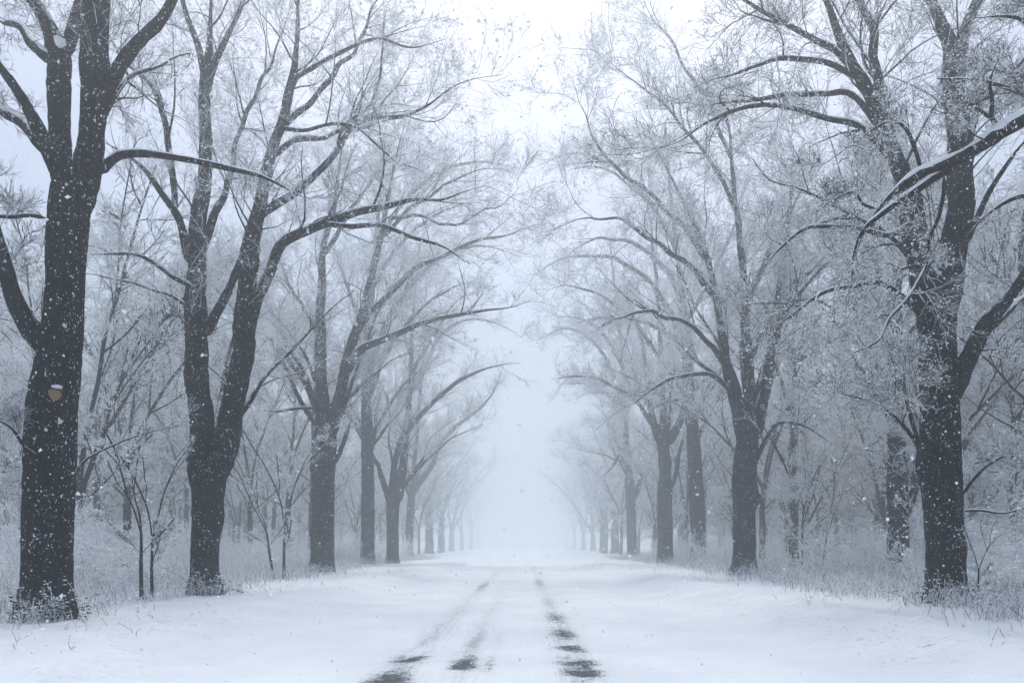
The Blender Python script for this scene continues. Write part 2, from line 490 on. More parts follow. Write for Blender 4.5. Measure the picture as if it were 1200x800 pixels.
def bark_tube(rng, path, rad, sides, knobs=0.0, flare=False):
    n = len(path)
    a = np.linspace(0, 2 * math.pi, sides, endpoint=False)
    s = np.r_[0, np.cumsum(np.linalg.norm(np.diff(path, axis=0), axis=1))]
    rough = np.ones((n, sides))
    for k in range(14):
        fa = rng.integers(2, 9); fz = rng.uniform(0.4, 3.0); ph = rng.uniform(0, 6.28)
        rough += (0.035 / (1 + 0.25 * fa)) * np.sin(fa * a[None, :] + fz * s[:, None] * rng.choice([-1, 1]) + ph)
    for k in range(int(knobs)):
        zc = rng.uniform(0.12, 0.75) * s[-1]; ac = rng.uniform(0, 6.28); w = rng.uniform(0.14, 0.32); h = rng.uniform(0.10, 0.30)
        da = np.angle(np.exp(1j * (a[None, :] - ac)))
        rough += h * np.exp(-((s[:, None] - zc) / w) ** 2 - (da / 0.55) ** 2)
    rough += rng.normal(0, 0.012, rough.shape)
    if flare:
        lob = 0.5 + 0.5 * np.cos(rng.integers(4, 7) * a + rng.uniform(0, 6)) * 0.8
        rough += 0.48 * np.exp(-np.maximum(s - 0.25, 0) / 0.28)[:, None] * lob[None, :]
    return tubes(path[None], rad[None], sides, rough[None])

def snow_ridge(rng, path, rad, amount=1.0):
    """snow lying along the top of a limb: a soft ridge that sinks into steep or bare stretches"""
    T = nrm(np.gradient(path, axis=0))
    upv = np.array([0, 0, 1.0])
    nu = nrm(upv - (T @ upv)[:, None] * T)
    hz = np.clip((0.92 - np.abs(T[:, 2])) / 0.40, 0, 1)
    n = len(path)
    wob = np.interp(np.arange(n), np.arange(0, n + 4, 4), rng.uniform(0.55, 1.15, len(np.arange(0, n + 4, 4))))
    k = hz * wob * amount
    k = k * (1 + rng.normal(0, 0.11, n))
    r = rad * (0.24 + 0.50 * k) * np.clip(k * 5, 0, 1) + 0.002
    c = path + nu * (rad * (0.15 + 0.42 * np.clip(k * 2.2, 0, 1)))[:, None]
    r[0] *= 0.3; r[-1] *= 0.3
    return tubes(c[None], r[None], 12)

class Tree:
    """a tree whose main stems follow given photo polylines at its own distance"""
    def __init__(s, name, px, py, Y, seed, label, cat="tree", group=None):
        s.rng = np.random.default_rng(seed)
        s.Y = Y
        b = at(px, py, Y)
        s.base = np.array([b[0], Y, float(ground_h(b[0], Y))])
        s.root = empty(name, s.base)
        tag(s.root, label, cat, group)
        s.limbs = []
        s.sides = 26 if Y < 25 else (16 if Y < 40 else 12)
    def path(s, poly, d0=0.0, d1=0.0, n=None):
        pts = []
        k = len(poly)
        for i, (px, py, r) in enumerate(poly):
            Y = s.Y + d0 + (d1 - d0) * (i / (k - 1)) ** 1.2
            pts.append(np.r_[at(px, py, Y), r / F * Y])
        pts = np.array(pts)
        L = np.linalg.norm(np.diff(pts[:, :3], axis=0), axis=1).sum()
        n = n or int(np.clip(L / (0.12 if s.Y < 25 else 0.25), 10, 110))
        q = spline(pts, n)
        rp = q[:, 3] * F / s.Y
        return q[:, :3] - s.base, np.maximum(q[:, 3] * (0.70 + 0.30 * np.clip((rp - 4) / 8, 0, 1)), 0.010)
    def trunk(s, poly, knobs=3, d1=0.0):
        p, r = s.path(poly, 0, d1)
        r = r * (0.90 if s.Y < 20 else 0.97)
        p[:, 2] -= p[0, 2] + 0.12
        g = s.path(poly, 0, d1)[0]
        w = np.linspace(0, 1, len(p))[:, None]
        p = p * (1 - w) + (g) * w                    # stands on the ground, reaches the drawn height
        V, q = bark_tube(s.rng, p, r, s.sides, knobs, True)
        s.tr = mesh_obj("trunk", V, [q], M_BARK, s.root, smooth=True)
        s.tp = (p, r)
        return s
    def limb(s, poly, d0=0.0, d1=0.0, snow=1.0, twigs=True):
        p, r = s.path(poly, d0, d1)
        L = np.r_[0, np.cumsum(np.linalg.norm(np.diff(p, axis=0), axis=1))]
        chord = (p[-1] - p[0]) / np.linalg.norm(p[-1] - p[0])
        amp = (1.0 if r[0] < 0.15 else 0.5) * min(0.06, 0.008 * L[-1]) * np.clip(L / 2.0, 0, 1)
        for wl in (1.1, 1.9, 3.3):
            k = s.rng.normal(0, 1, 3) * (0.1 + 0.22 * wl)
            k = k - (k @ chord) * chord
            p = p + (amp * np.sin(L * 6.283 / wl + s.rng.uniform(0, 6.28)))[:, None] * k[None, :]
        r = r * (1 - 0.8 * np.clip((L / L[-1] - 0.72) / 0.28, 0, 1)) * (0.6 + 0.4 * np.clip(L / (2.2 * r[0]), 0, 1))
        r = np.maximum(r * (1 + s.rng.normal(0, 0.035, len(r))), 0.006); r[0] *= 0.1
        V, q = bark_tube(s.rng, p, r, max(8, s.sides - 8))
        o = mesh_obj("limb", V, [q], M_LIMB, s.root, smooth=True)
        if snow > 0:
            V, q = snow_ridge(s.rng, p, r, snow)
            mesh_obj("snow_cover", V, [q], M_SNOW, o, smooth=True)
        if twigs: s.limbs.append((p, r))
        return o
    def wild_limbs(s, n, z0, length, lean=(0.35, 0.8), r=0.09):
        """limbs the photo hides behind the others: they give the crown its depth"""
        rng = s.rng
        for i in range(n):
            az = rng.uniform(R_(55), R_(125)) if s.Y < 25 else rng.uniform(0, 2 * math.pi); ln = rng.uniform(*length); th = rng.uniform(*lean)
            k = int(np.argmin(np.abs(s.tp[0][:, 2] - rng.uniform(*z0))))
            p = [s.tp[0][k]]
            d = np.array([math.cos(az) * math.sin(th), math.sin(az) * math.sin(th), math.cos(th)])
            for j in range(7):
                d = nrm(d + rng.normal(0, 0.13, 3) + np.array([math.cos(az) * 0.05, math.sin(az) * 0.05, -0.03]))
                p.append(p[-1] + d * ln / 7)
            p = np.array(p); rr = np.linspace(r, 0.010, 8)
            q = spline(np.c_[p, rr], 30)
            P, Rr = q[:, :3], q[:, 3]
            V, f = bark_tube(rng, P, Rr, 9)
            o = mesh_obj("limb", V, [f], M_LIMB, s.root, smooth=True)
            V, f = snow_ridge(rng, P, Rr, 0.9)
            mesh_obj("snow_cover", V, [f], M_SNOW, o, smooth=True)
            s.limbs.append((P, Rr))
    def pad(s, px, py, rpx, dY=0.0, flat=0.7, parent=None, wedge=True):
        """snow lodged in a fork"""
        c = at(px, py, s.Y + dY) - s.base
        r = rpx / F * s.Y
        th = np.linspace(0.05, math.pi - 0.05, 10); ph = np.linspace(0, 2 * math.pi, 14, endpoint=False)
        TH, PH = np.meshgrid(th, ph, indexing='ij')
        rr = r * (1 + 0.12 * np.sin(3 * PH + px) * np.sin(TH) + s.rng.normal(0, 0.04, TH.shape))
        tp = 1.0 + 0.22 * np.sin(2 * PH + py) + 0.15 * np.sin(5 * PH + 2 * TH) if wedge else 1.0                      # tapers down into the fork
        V = np.stack([rr * tp * np.sin(TH) * np.cos(PH), rr * tp * np.sin(TH) * np.sin(PH), rr * np.where(TH < 1.57, flat * 0.55, 0.9 if wedge else 0.3) * np.cos(TH)], -1) + c
        a = np.arange(9)[:, None] * 14 + np.arange(14)[None]; b = np.arange(9)[:, None] * 14 + (np.arange(14)[None] + 1) % 14
        mesh_obj("snow_cover", V.reshape(-1, 3), [np.stack([a, a + 14, b + 14, b], -1).reshape(-1, 4)], M_SNOW, parent or s.tr, smooth=True)
    def crown(s, dens=1.0, snow=0.0, mat=None, **kw):
        G = crown_geo(s.rng, s.limbs, dens, snow, **kw)
        G.build("crown", [mat or M_TWIG, M_SNOW, M_BRANCH, M_TWIG], s.root)
        return s

# ------------------------------------------------------------------ the left row
T = Tree("roadside_tree", 55, 725, 12.9, 1, "black trunked tree at far left with a pale sawn branch stub")
T.trunk([(55, 725, 30), (56, 660, 29), (57, 600, 29), (59, 530, 29), (60, 480, 28), (66, 430, 27), (72, 390, 25), (76, 340, 23), (80, 270, 24), (82, 225, 24), (84, 205, 16)], 3)
T.limb([(76, 240, 14), (72, 195, 12), (69, 150, 12), (70, 100, 12.5), (70, 65, 12), (52, 22, 9), (35, -5, 8), (15, -45, 6), (-5, -110, 4)], 0, 1.0, 0.7)
T.limb([(72, 70, 9), (86, 35, 8), (94, 0, 7), (98, -50, 6), (110, -120, 4)], 0.5, 1.5, 0.6)
T.limb([(90, 262, 14), (104, 190, 15), (109, 140, 14), (111, 70, 14.5), (114, 0, 14), (116, -60, 12), (125, -130, 8)], 0, -0.6, 0.5)
T.limb([(112, 158, 8), (127, 108, 9), (142, 75, 9), (165, 45, 8), (190, 15, 7), (215, -20, 6), (250, -70, 4)], -0.2, -1.2)
T.limb([(78, 225, 11), (60, 185, 10), (46, 155, 9), (25, 115, 7), (0, 78, 6), (-40, 30, 5), (-70, -30, 3)], 0, -1.5)
T.limb([(56, 180, 8), (38, 158, 8), (18, 138, 7), (-5, 115, 6), (-50, 90, 5)], -0.3, 1.8)
T.limb([(62, 425, 15), (48, 402, 13), (32, 380, 12), (15, 345, 10), (2, 295, 9), (-18, 230, 7), (-50, 150, 5)], 0, -0.8)
T.limb([(116, 205, 8), (130, 188, 6.5), (150, 181, 6), (200, 184, 5), (250, 192, 4.5), (290, 202, 4), (330, 220, 3), (358, 231, 2)], 0, 1.0, 1.2)
T.limb([(55, 256, 4), (35, 252, 3.5), (10, 254, 3), (-30, 250, 2)], 0, -0.5)
T.limb([(45, 535, 4), (30, 525, 3), (12, 500, 2), (-20, 485, 1.5)], -0.3, -0.8)
T.limb([(82, 565, 2.5), (98, 540, 2), (125, 525, 1.6), (165, 510, 1.2), (215, 498, 0.8)], -0.2, 1.0, 0.6)
T.limb([(60, 70, 8), (40, 55, 7), (20, 30, 5), (-10, 15, 3)], 0.3, 2.5)
T.wild_limbs(2, (6.0, 7.0), (4, 7), r=0.06)
T.pad(87, 203, 7, 0.0); T.pad(70, 48, 7.5, 0.12); T.pad(45, 387, 7.5, 0.0)
T.crown(0.55, 0.06, M_TWIGD, blob=(0.01, 0.03), lens=(2.2, 1.1, 0.6, 0.3))
# the sawn stub on its trunk
c = at(64, 464, 12.9 - 0.36) - T.base
ax_ = nrm(np.array([0.62, -0.9, 0.18]))
p = np.array([c - ax_ * 0.22, c - ax_ * 0.1, c + ax_ * 0.05, c + ax_ * 0.07])
V, q = bark_tube(T.rng, p, np.array([0.16, 0.125, 0.10, 0.092]), 16)
st = mesh_obj("branch_stub", V, [q], M_BARK, T.root, smooth=True)
e1 = nrm(np.cross(ax_, [0, 0, 1.0])); e2 = np.cross(e1, ax_)
aa = np.linspace(0, 2 * math.pi, 20, endpoint=False)
V = np.r_[[c + ax_ * 0.078], c + ax_ * 0.066 + 0.089 * (1 + 0.1 * np.sin(3 * aa)[:, None]) * (np.cos(aa)[:, None] * e1 + np.sin(aa)[:, None] * e2)]
mesh_obj("cut_face", V, [np.array([[0, 1 + i, 1 + (i + 1) % 20] for i in range(20)])], M_CUT, st)
T.pad(66.0, 453.6, 7.0, -0.24, 0.7, st, False)

T = Tree("roadside_tree", 240, 697, 19.3, 2, "second tree of the left row, splitting low into a V of two tall stems")
T.trunk([(240, 697, 18), (240, 660, 17), (241, 620, 17.5), (243, 585, 19), (245, 560, 21), (247, 545, 16)], 3)
T.limb([(239, 585, 15), (235, 545, 15), (234, 500, 13.5), (232, 420, 13), (228, 350, 12), (231, 300, 10.5), (234, 255, 10), (239, 200, 8.5), (241, 130, 8), (242, 70, 6.5), (247, 10, 5), (255, -60, 3.5)], 0, 0.6, 0.5)
T.limb([(250, 575, 15), (259, 540, 14), (268, 500, 13.5), (278, 450, 13), (286, 400, 12), (290, 330, 11), (298, 270, 9.5), (312, 205, 8), (328, 148, 7), (345, 80, 6), (350, 10, 5), (356, -60, 3.5)], 0, -0.6, 0.6)
T.limb([(241, 95, 6), (232, 55, 5), (218, 15, 4), (205, -50, 2.5)], 0.4, -1.5)
T.limb([(240, 115, 6), (252, 75, 5), (268, 40, 4), (285, -5, 3), (300, -60, 2)], 0.4, 1.8)
T.limb([(222, 310, 7), (214, 275, 6), (204, 245, 5.5), (182, 215, 4.5), (160, 190, 3.5), (120, 165, 2)], 0, -2.0)
T.limb([(205, 250, 5), (202, 200, 5), (193, 140, 4.5), (170, 95, 3.5), (140, 60, 2.5), (110, 20, 1.6)], -0.3, 1.5)
T.limb([(226, 335, 4), (205, 326, 3.5), (180, 308, 3), (155, 298, 2.5), (105, 297, 1.6)], 0, -1)
T.limb([(222, 360, 3), (190, 342, 2.4), (150, 330, 2), (95, 322, 1.3)], 0, 2)
T.limb([(236, 300, 6), (248, 262, 6), (264, 225, 5), (274, 180, 4), (295, 120, 3.2), (318, 70, 2.5), (340, 20, 1.6)], 0.2, 2.5)
T.limb([(240, 395, 7), (252, 370, 7), (270, 335, 6), (284, 300, 6), (300, 258, 6.5), (322, 242, 6), (350, 222, 5.5), (376, 198, 5), (396, 175, 4.5), (412, 150, 4), (432, 140, 3.5), (470, 136, 3), (500, 124, 2.5), (528, 103, 2), (560, 92, 1.4), (588, 88, 0.8)], 0, -1.5, 0.55)
T.limb([(288, 410, 8), (298, 360, 8), (312, 320, 7.5), (330, 291, 7), (362, 272, 6.5), (400, 252, 6), (438, 243, 5), (485, 236, 4), (520, 236, 3), (545, 222, 2), (565, 215, 1.2)], 0, -2.5, 1.0)
T.limb([(384, 262, 4.5), (412, 266, 4), (450, 265, 3.5), (488, 279, 3), (522, 291, 2.2), (552, 308, 1.4)], -1.5, -2.5, 0.9)
T.limb([(326, 152, 5.5), (345, 135, 5), (366, 118, 4.5), (392, 88, 4), (412, 60, 3), (432, 25, 2.4), (450, -20, 1.6)], -0.3, 2)
T.limb([(318, 185, 5), (345, 165, 4.5), (380, 160, 3.5), (415, 145, 3), (452, 118, 2), (480, 75, 1.4)], -0.3, 3)
T.limb([(395, 178, 3), (402, 150, 2.6), (438, 120, 2.2), (446, 60, 1.8), (455, 5, 1.2)], -1.2, 0.5)
T.limb([(340, 95, 4), (365, 80, 3.5), (400, 60, 3), (440, 48, 2.2), (480, 55, 1.6), (520, 45, 1)], -0.4, -2)
T.limb([(330, 150, 3.5), (355, 152, 3), (395, 148, 2.6), (430, 158, 2), (470, 190, 1.5), (505, 210, 1)], -0.4, -3)
T.wild_limbs(4, (5.5, 7.5), (5, 9), (0.3, 0.7))
T.pad(248, 546, 6, 0.0)
T.crown(0.8, 0.12, rmin=0.0028)

T = Tree("roadside_tree", 377, 670, 37.0, 3, "third tree of the left row, thick knotty trunk forking at a quarter of its height")
T.trunk([(377, 672, 14), (378, 620, 13.5), (379, 570, 13.5), (380, 530, 13.5), (382, 505, 13), (383, 485, 9)], 5)
T.limb([(380, 515, 11), (378, 470, 9.5), (375, 425, 8.5), (376, 375, 7.5), (377, 320, 6), (380, 285, 5), (392, 240, 4), (398, 190, 3), (405, 140, 2)], 0, 1)
T.limb([(386, 520, 9), (394, 480, 8.5), (401, 450, 8), (412, 405, 7.5), (425, 365, 6.5), (436, 320, 5.5), (447, 275, 4.5), (455, 230, 3.5), (465, 180, 2.5), (480, 130, 1.5)], 0, -1)
T.limb([(376, 490, 7), (362, 455, 5.5), (345, 430, 4.5), (322, 403, 4), (298, 385, 3), (270, 360, 2)], 0, -1.5)
T.limb([(390, 545, 4.5), (398, 530, 4), (406, 508, 3.5), (412, 490, 2.5)], -0.3, -1)
T.limb([(405, 440, 6), (420, 412, 6), (440, 402, 5.5), (470, 388, 5), (505, 376, 4), (550, 366, 3), (595, 361, 2), (625, 350, 1.2)], -0.5, -4)
T.limb([(415, 395, 5), (440, 360, 5), (470, 330, 4.5), (510, 302, 3.5), (555, 285, 2.6), (600, 272, 1.6), (645, 262, 0.9)], -0.5, 2)
T.limb([(376, 400, 4.5), (362, 370, 4), (345, 345, 3.2), (330, 310, 2.5), (318, 270, 1.6)], 0.3, 2)
T.limb([(380, 300, 4), (400, 265, 3.5), (425, 225, 2.8), (450, 195, 2.2), (480, 160, 1.5)], 0.6, 3)
T.limb([(374, 478, 3), (350, 478, 2.5), (320, 482, 2), (300, 478, 1.2)], 0, -2)
T.limb([(447, 280, 4), (475, 250, 3), (510, 225, 2.2), (545, 205, 1.5), (590, 195, 0.9)], -0.8, -3)
T.limb([(452, 255, 3), (490, 255, 2.6), (535, 262, 2), (575, 245, 1.4), (612, 218, 0.9)], -0.8, -5)
T.wild_limbs(5, (5.0, 7.0), (7, 11), (0.2, 0.65), 0.13)
T.crown(0.85, 0.14, rmin=0.0055, lens=(3.6, 1.7, 0.9, 0.42))

T = Tree("roadside_tree", 431, 663, 55.0, 4, "straight single stemmed tree fourth along the left row")
T.trunk([(431, 664, 9.2), (431, 600, 9), (431, 550, 8.6), (430, 510, 8), (429, 470, 7.4), (430, 430, 6.8), (433, 380, 5.6), (437, 330, 4.6), (441, 280, 3.6), (446, 220, 2.6), (452, 160, 1.6)], 5)
T.limb([(429, 520, 4), (415, 495, 3.4), (398, 480, 2.6), (380, 470, 1.6)], 0, -2)
T.limb([(432, 470, 4.5), (445, 430, 4), (462, 400, 3.4), (490, 365, 2.6), (525, 340, 1.8), (565, 325, 1.1)], 0, -3)
T.limb([(432, 545, 3.5), (440, 500, 3.2), (441, 480, 2.6), (450, 450, 1.8)], 0, 2)
T.limb([(432, 400, 4), (420, 370, 3.4), (405, 330, 2.8), (392, 290, 2)], 0, 2)
T.limb([(432, 440, 5), (450, 385, 4.6), (480, 335, 4), (520, 300, 3.2), (565, 288, 2.4), (608, 300, 1.4)], 0, 4)
T.limb([(440, 290, 4), (470, 240, 3.6), (510, 205, 3), (555, 190, 2.2), (602, 195, 1.2)], 0, 3)
T.limb([(436, 340, 4), (455, 305, 3.4), (485, 270, 2.6), (525, 245, 1.8), (560, 235, 1)], 0, -3)
T.wild_limbs(6, (6, 13), (6, 10), (0.3, 0.8), 0.14)
T.limbs.append((T.tp[0][len(T.tp[0]) // 2:], T.tp[1][len(T.tp[0]) // 2:]))
T.crown(0.8, 0.12, rmin=0.008, lvl=3, lens=(3.8, 1.9, 1.0, 0.4))

T = Tree("roadside_tree", 460, 663, 57.0, 5, "fork trunked tree on the left whose long arching limbs reach over the road")
T.trunk([(460, 664, 8.8), (460, 630, 8.4), (460, 600, 8.8), (461, 582, 8.5), (463, 572, 5.5)], 2)
T.limb([(457, 592, 5.5), (450, 565, 4.8), (442, 545, 4.2), (428, 515, 3.4), (415, 480, 2.6), (402, 440, 1.8)], 0, 1)
T.limb([(466, 590, 7), (472, 550, 6), (476, 520, 5.4), (479, 470, 4.4), (482, 420, 3.6), (484, 370, 2.8), (490, 310, 2)], 0, 1)
T.limb([(459, 590, 6), (461, 555, 5.6), (466, 528, 5.2), (480, 500, 4.8), (505, 474, 4.2), (535, 448, 3.4), (575, 430, 2.4), (610, 425, 1.2)], 0, -3)
T.limb([(479, 470, 4), (486, 430, 3.4), (505, 400, 2.8), (525, 365, 2), (550, 340, 1.4)], 0.4, -2)
T.limb([(482, 420, 3), (470, 380, 2.6), (455, 345, 2), (445, 310, 1.4)], 0.6, 2)
T.wild_limbs(4, (4, 5), (8, 12), (0.15, 0.6), 0.14)
T.crown(0.8, 0.12, rmin=0.008, lvl=3, lens=(3.8, 1.9, 1.0, 0.4))

T = Tree("roadside_tree", 480, 656, 84.0, 6, "slender hazy tree with one limb arching far over the road, sixth on the left")
T.trunk([(480, 657, 6.2), (480, 620, 6), (482, 590, 6), (484, 572, 5), (486, 540, 4), (489, 500, 3.4), (494, 440, 2.6), (499, 380, 1.8)], 2)
T.limb([(483, 582, 5), (492, 565, 4.6), (505, 547, 4.2), (520, 515, 3.6), (540, 495, 3), (565, 476, 2.4), (580, 455, 1.8), (592, 425, 1.2)], 0, -3)
T.limb([(494, 440, 3), (515, 395, 2.6), (545, 375, 2.2), (580, 378, 1.6), (612, 395, 1)], 0, 4)
T.limb([(482, 590, 3.6), (474, 560, 3), (468, 530, 2.4), (460, 490, 1.6)], 0, 2)
T.wild_limbs(6, (6, 12), (6, 10), (0.3, 0.8), 0.14)
T.limbs.append((T.tp[0][len(T.tp[0]) // 2:], T.tp[1][len(T.tp[0]) // 2:]))
T.crown(0.8, 0.1, rmin=0.010, lvl=3, lens=(3.8, 1.9, 1.0, 0.4))

# ------------------------------------------------------------------ the right row
T = Tree("roadside_tree", 1108, 707, 16.4, 7, "big black tree at the right with a burr at mid trunk and snow laden twigs")
T.trunk([(1108, 708, 25), (1108, 660, 24), (1106, 610, 23.5), (1104, 575, 24), (1102, 540, 26), (1102, 515, 25), (1101, 480, 23), (1099, 440, 22), (1097, 400, 22), (1097, 365, 24), (1098, 340, 20), (1099, 325, 10)], 5)
T.limb([(1088, 375, 15), (1082, 330, 14), (1075, 285, 13.5), (1067, 240, 12.5), (1048, 180, 10), (1028, 135, 9), (1010, 95, 8), (985, 45, 7), (962, -8, 6), (935, -70, 4)], 0, -0.8, 0.8)
T.limb([(1108, 375, 15), (1116, 310, 15), (1123, 255, 15), (1126, 205, 14), (1122, 140, 12), (1114, 70, 10), (1100, 20, 8), (1082, -20, 7), (1070, -90, 4)], 0, 0.4, 0.5)
T.limb([(1120, 110, 8), (1128, 60, 8), (1140, 15, 7), (1152, -35, 6), (1165, -100, 4)], 0.2, 1.5)
T.limb([(1052, 200, 8), (1040, 150, 7.5), (1030, 85, 7), (1015, 30, 6), (1000, -25, 4.5), (985, -90, 3)], -0.3, 1.5)
T.limb([(1112, 475, 13), (1122, 448, 12), (1136, 418, 11), (1155, 382, 10), (1180, 350, 8), (1205, 315, 7), (1235, 262, 5), (1270, 200, 3)], 0, -1.2)
T.limb([(1150, 392, 6), (1175, 372, 5), (1200, 350, 4), (1240, 335, 3)], -0.5, 1.5)
T.limb([(1008, 95, 5), (982, 62, 5), (952, 45, 4.5), (925, 30, 4), (895, 12, 3.2), (865, -5, 2.5), (830, -15, 1.5)], -0.8, -2.0, 1.0)
T.limb([(1005, 92, 4.5), (975, 76, 4.2), (940, 66, 4), (908, 70, 3.4), (880, 82, 2.6), (850, 92, 2), (815, 98, 1.2)], -0.8, -2.8, 1.0)
T.limb([(1040, 165, 5), (1000, 112, 4.6), (968, 108, 4.2), (925, 112, 3.6), (885, 118, 3), (850, 120, 2.4), (800, 128, 1.4)], -0.6, 0.5, 1.0)
T.limb([(1055, 200, 5), (1010, 150, 4.6), (970, 139, 4.4), (930, 128, 4), (895, 123, 3.6), (860, 130, 3), (825, 145, 2.4), (795, 165, 1.8), (765, 175, 1)], -0.7, -1.5, 1.1)
T.limb([(1070, 260, 5), (1040, 275, 4.4), (1000, 265, 4), (955, 268, 3.4), (915, 290, 2.6), (880, 320, 1.8)], -0.6, -2.5, 1.1)
T.limb([(1085, 375, 5), (1055, 345, 4.4), (1020, 330, 4), (975, 340, 3.4), (935, 365, 2.6), (895, 385, 1.6)], -0.4, -2.0, 1.1)
T.limb([(1095, 300, 5), (1075, 330, 4), (1050, 370, 3.2), (1020, 400, 2.4), (985, 425, 1.6)], -0.8, -3.0, 1.1)
T.limb([(1078, 525, 4), (1068, 488, 3.4), (1061, 455, 2.8), (1058, 425, 2)], -0.2, -1)
T.limb([(1080, 530, 3.2), (1060, 500, 2.8), (1035, 478, 2.2), (1005, 465, 1.8), (970, 458, 1.2)], -0.2, -1.5, 0.8)
T.limb([(1126, 300, 5), (1145, 255, 4.5), (1165, 215, 4), (1190, 180, 3), (1220, 150, 2)], 0, -2)
T.limb([(1128, 580, 3), (1142, 560, 2.4), (1165, 540, 2), (1205, 525, 1.2)], -0.2, -1)
T.limb([(1129, 598, 2.4), (1150, 598, 2), (1180, 600, 1.6), (1215, 592, 1)], -0.2, 0.6)
T.limb([(1122, 150, 5), (1150, 120, 4.5), (1175, 100, 4), (1210, 60, 3), (1240, 20, 2)], 0, -1.5)
T.wild_limbs(3, (6.2, 7.2), (5, 8), r=0.07)
T.pad(1099, 322, 9, 0.05); T.pad(1119, 436, 7, 0.0)
T.crown(0.9, 1.1, M_TWIGD, blob=(0.007, 0.024), up1=-0.01)

T = Tree("roadside_tree", 1345, 745, 10.6, 8, "tree just outside the right edge whose thick snow topped limb slants into view")
T.trunk([(1345, 748, 32), (1346, 600, 30), (1345, 480, 28), (1343, 350, 26), (1340, 220, 25), (1338, 120, 24), (1340, 20, 18), (1350, -90, 12), (1360, -200, 7)], 3)
T.limb([(1336, 60, 13), (1290, 92, 11.5), (1240, 122, 10.5), (1200, 143, 9.5), (1165, 163, 8.8), (1130, 182, 8), (1100, 195, 7.2), (1072, 206, 6.4), (1048, 224, 5.6), (1028, 245, 4.4), (1012, 270, 3), (1002, 300, 1.8)], 0, 0.8, 1.25)
T.limb([(1118, 196, 6), (1095, 208, 6), (1072, 224, 5.5), (1050, 238, 5), (1030, 252, 4.2), (1012, 268, 3), (1000, 300, 2), (998, 330, 1.2)], 0.45, 0.2, 1.4)
T.limb([(1180, 155, 4), (1170, 146, 4), (1162, 140, 3.6), (1163, 118, 3.2), (1160, 95, 2.4), (1170, 70, 1.4)], 0.4, 0.2, 0.6)
T.limb([(1162, 140, 2.8), (1152, 132, 2.4), (1137, 122, 2), (1130, 128, 1.2)], 0.4, 0.1, 0.5)
T.limb([(1080, 203, 3.6), (1074, 180, 3.4), (1064, 155, 3), (1050, 143, 2.6), (1030, 148, 2.2), (1005, 165, 1.6), (975, 185, 1)], 0.6, 0.0, 0.7)
T.limb([(1106, 205, 3.4), (1106, 225, 3.2), (1100, 255, 2.8), (1088, 280, 2.4), (1085, 310, 1.8), (1072, 335, 1.2)], 0.6, 0.3, 0.7)
T.limb([(1030, 245, 3), (1012, 240, 2.4), (1000, 225, 2), (975, 235, 1.4), (955, 250, 0.9)], 0.8, 0.4, 0.9)
T.limb([(1330, 300, 8), (1290, 260, 6), (1250, 240, 5), (1200, 230, 4), (1160, 250, 3), (1130, 280, 2)], 0, 1.5, 1.2)
T.limb([(1335, 180, 10), (1300, 80, 9), (1260, 10, 7), (1225, -60, 5), (1190, -130, 3)], 0, -0.5, 1)
T.limb([(1335, 130, 8), (1280, 60, 7), (1230, 40, 5), (1185, 20, 3.6), (1140, 22, 2)], 0, 1.0, 1)
T.wild_limbs(3, (5.5, 7.0), (3.5, 5))
T.crown(0.62, 1.2, M_TWIGD, blob=(0.006, 0.018), lens=(2.0, 0.9, 0.5, 0.26), up1=0.0)

T = Tree("roadside_tree", 1055, 676, 29.5, 9, "greyer twin stemmed tree standing just behind the big black tree")
T.trunk([(1054, 677, 12.5), (1053, 640, 12), (1052, 590, 12), (1051, 540, 11), (1050, 490, 10), (1049, 430, 8.5), (1050, 360, 7), (1052, 290, 5.5), (1050, 220, 4), (1046, 140, 3)], 3)
T.limb([(1058, 615, 7), (1067, 585, 6.5), (1074, 555, 6), (1079, 515, 5), (1085, 470, 4.4), (1095, 420, 3.4), (1110, 360, 2.2)], 0, 0.6)
T.limb([(1049, 500, 4), (1030, 470, 3.4), (1008, 430, 2.6), (985, 400, 1.6)], 0, -1)
T.limb([(1050, 420, 4), (1070, 380, 3.4), (1095, 330, 2.6), (1120, 300, 1.6)], 0, 2)
T.limb([(1050, 360, 4), (1030, 320, 3.4), (1005, 270, 2.6), (985, 230, 1.6)], 0, 2)
T.wild_limbs(4, (8, 14), (4, 7), (0.4, 1.0))
T.limbs.append((T.tp[0][len(T.tp[0]) // 2:], T.tp[1][len(T.tp[0]) // 2:]))
T.crown(0.8, 0.8, rmin=0.007, blob=(0.02, 0.05))

T = Tree("roadside_tree", 872, 675, 33.0, 10, "dark tree on the right with a thick knob at mid trunk and three upright stems")
T.trunk([(872, 677, 14), (872, 640, 13.5), (872, 600, 13), (873, 585, 15), (872, 570, 15), (873, 545, 13.5), (876, 520, 13.5), (877, 500, 11), (878, 488, 7)], 5)
T.limb([(870, 520, 9), (864, 485, 8), (857, 455, 7.5), (850, 420, 7), (843, 370, 6), (832, 315, 5), (815, 265, 4), (790, 215, 3), (765, 165, 2)], 0, -1)
T.limb([(877, 515, 9), (879, 470, 8), (877, 420, 7.5), (873, 370, 6.5), (870, 310, 5.5), (862, 240, 4.5), (856, 170, 3.5), (850, 100, 2.4)], 0, 1)
T.limb([(884, 518, 9), (892, 480, 8), (899, 450, 7.5), (905, 405, 6.5), (912, 350, 6), (919, 300, 5), (926, 240, 4), (930, 170, 3)], 0, -0.5)
T.limb([(872, 370, 5), (885, 330, 5), (902, 297, 4.4), (915, 270, 3.6), (940, 225, 2.6)], 0.5, 2)
T.limb([(914, 345, 4), (930, 330, 3.6), (948, 320, 3), (975, 290, 2), (1000, 250, 1.2)], -0.2, -2)
T.limb([(880, 552, 4), (900, 510, 3.8), (915, 495, 3), (945, 500, 2.2), (975, 520, 1.4)], -0.3, -1.5)
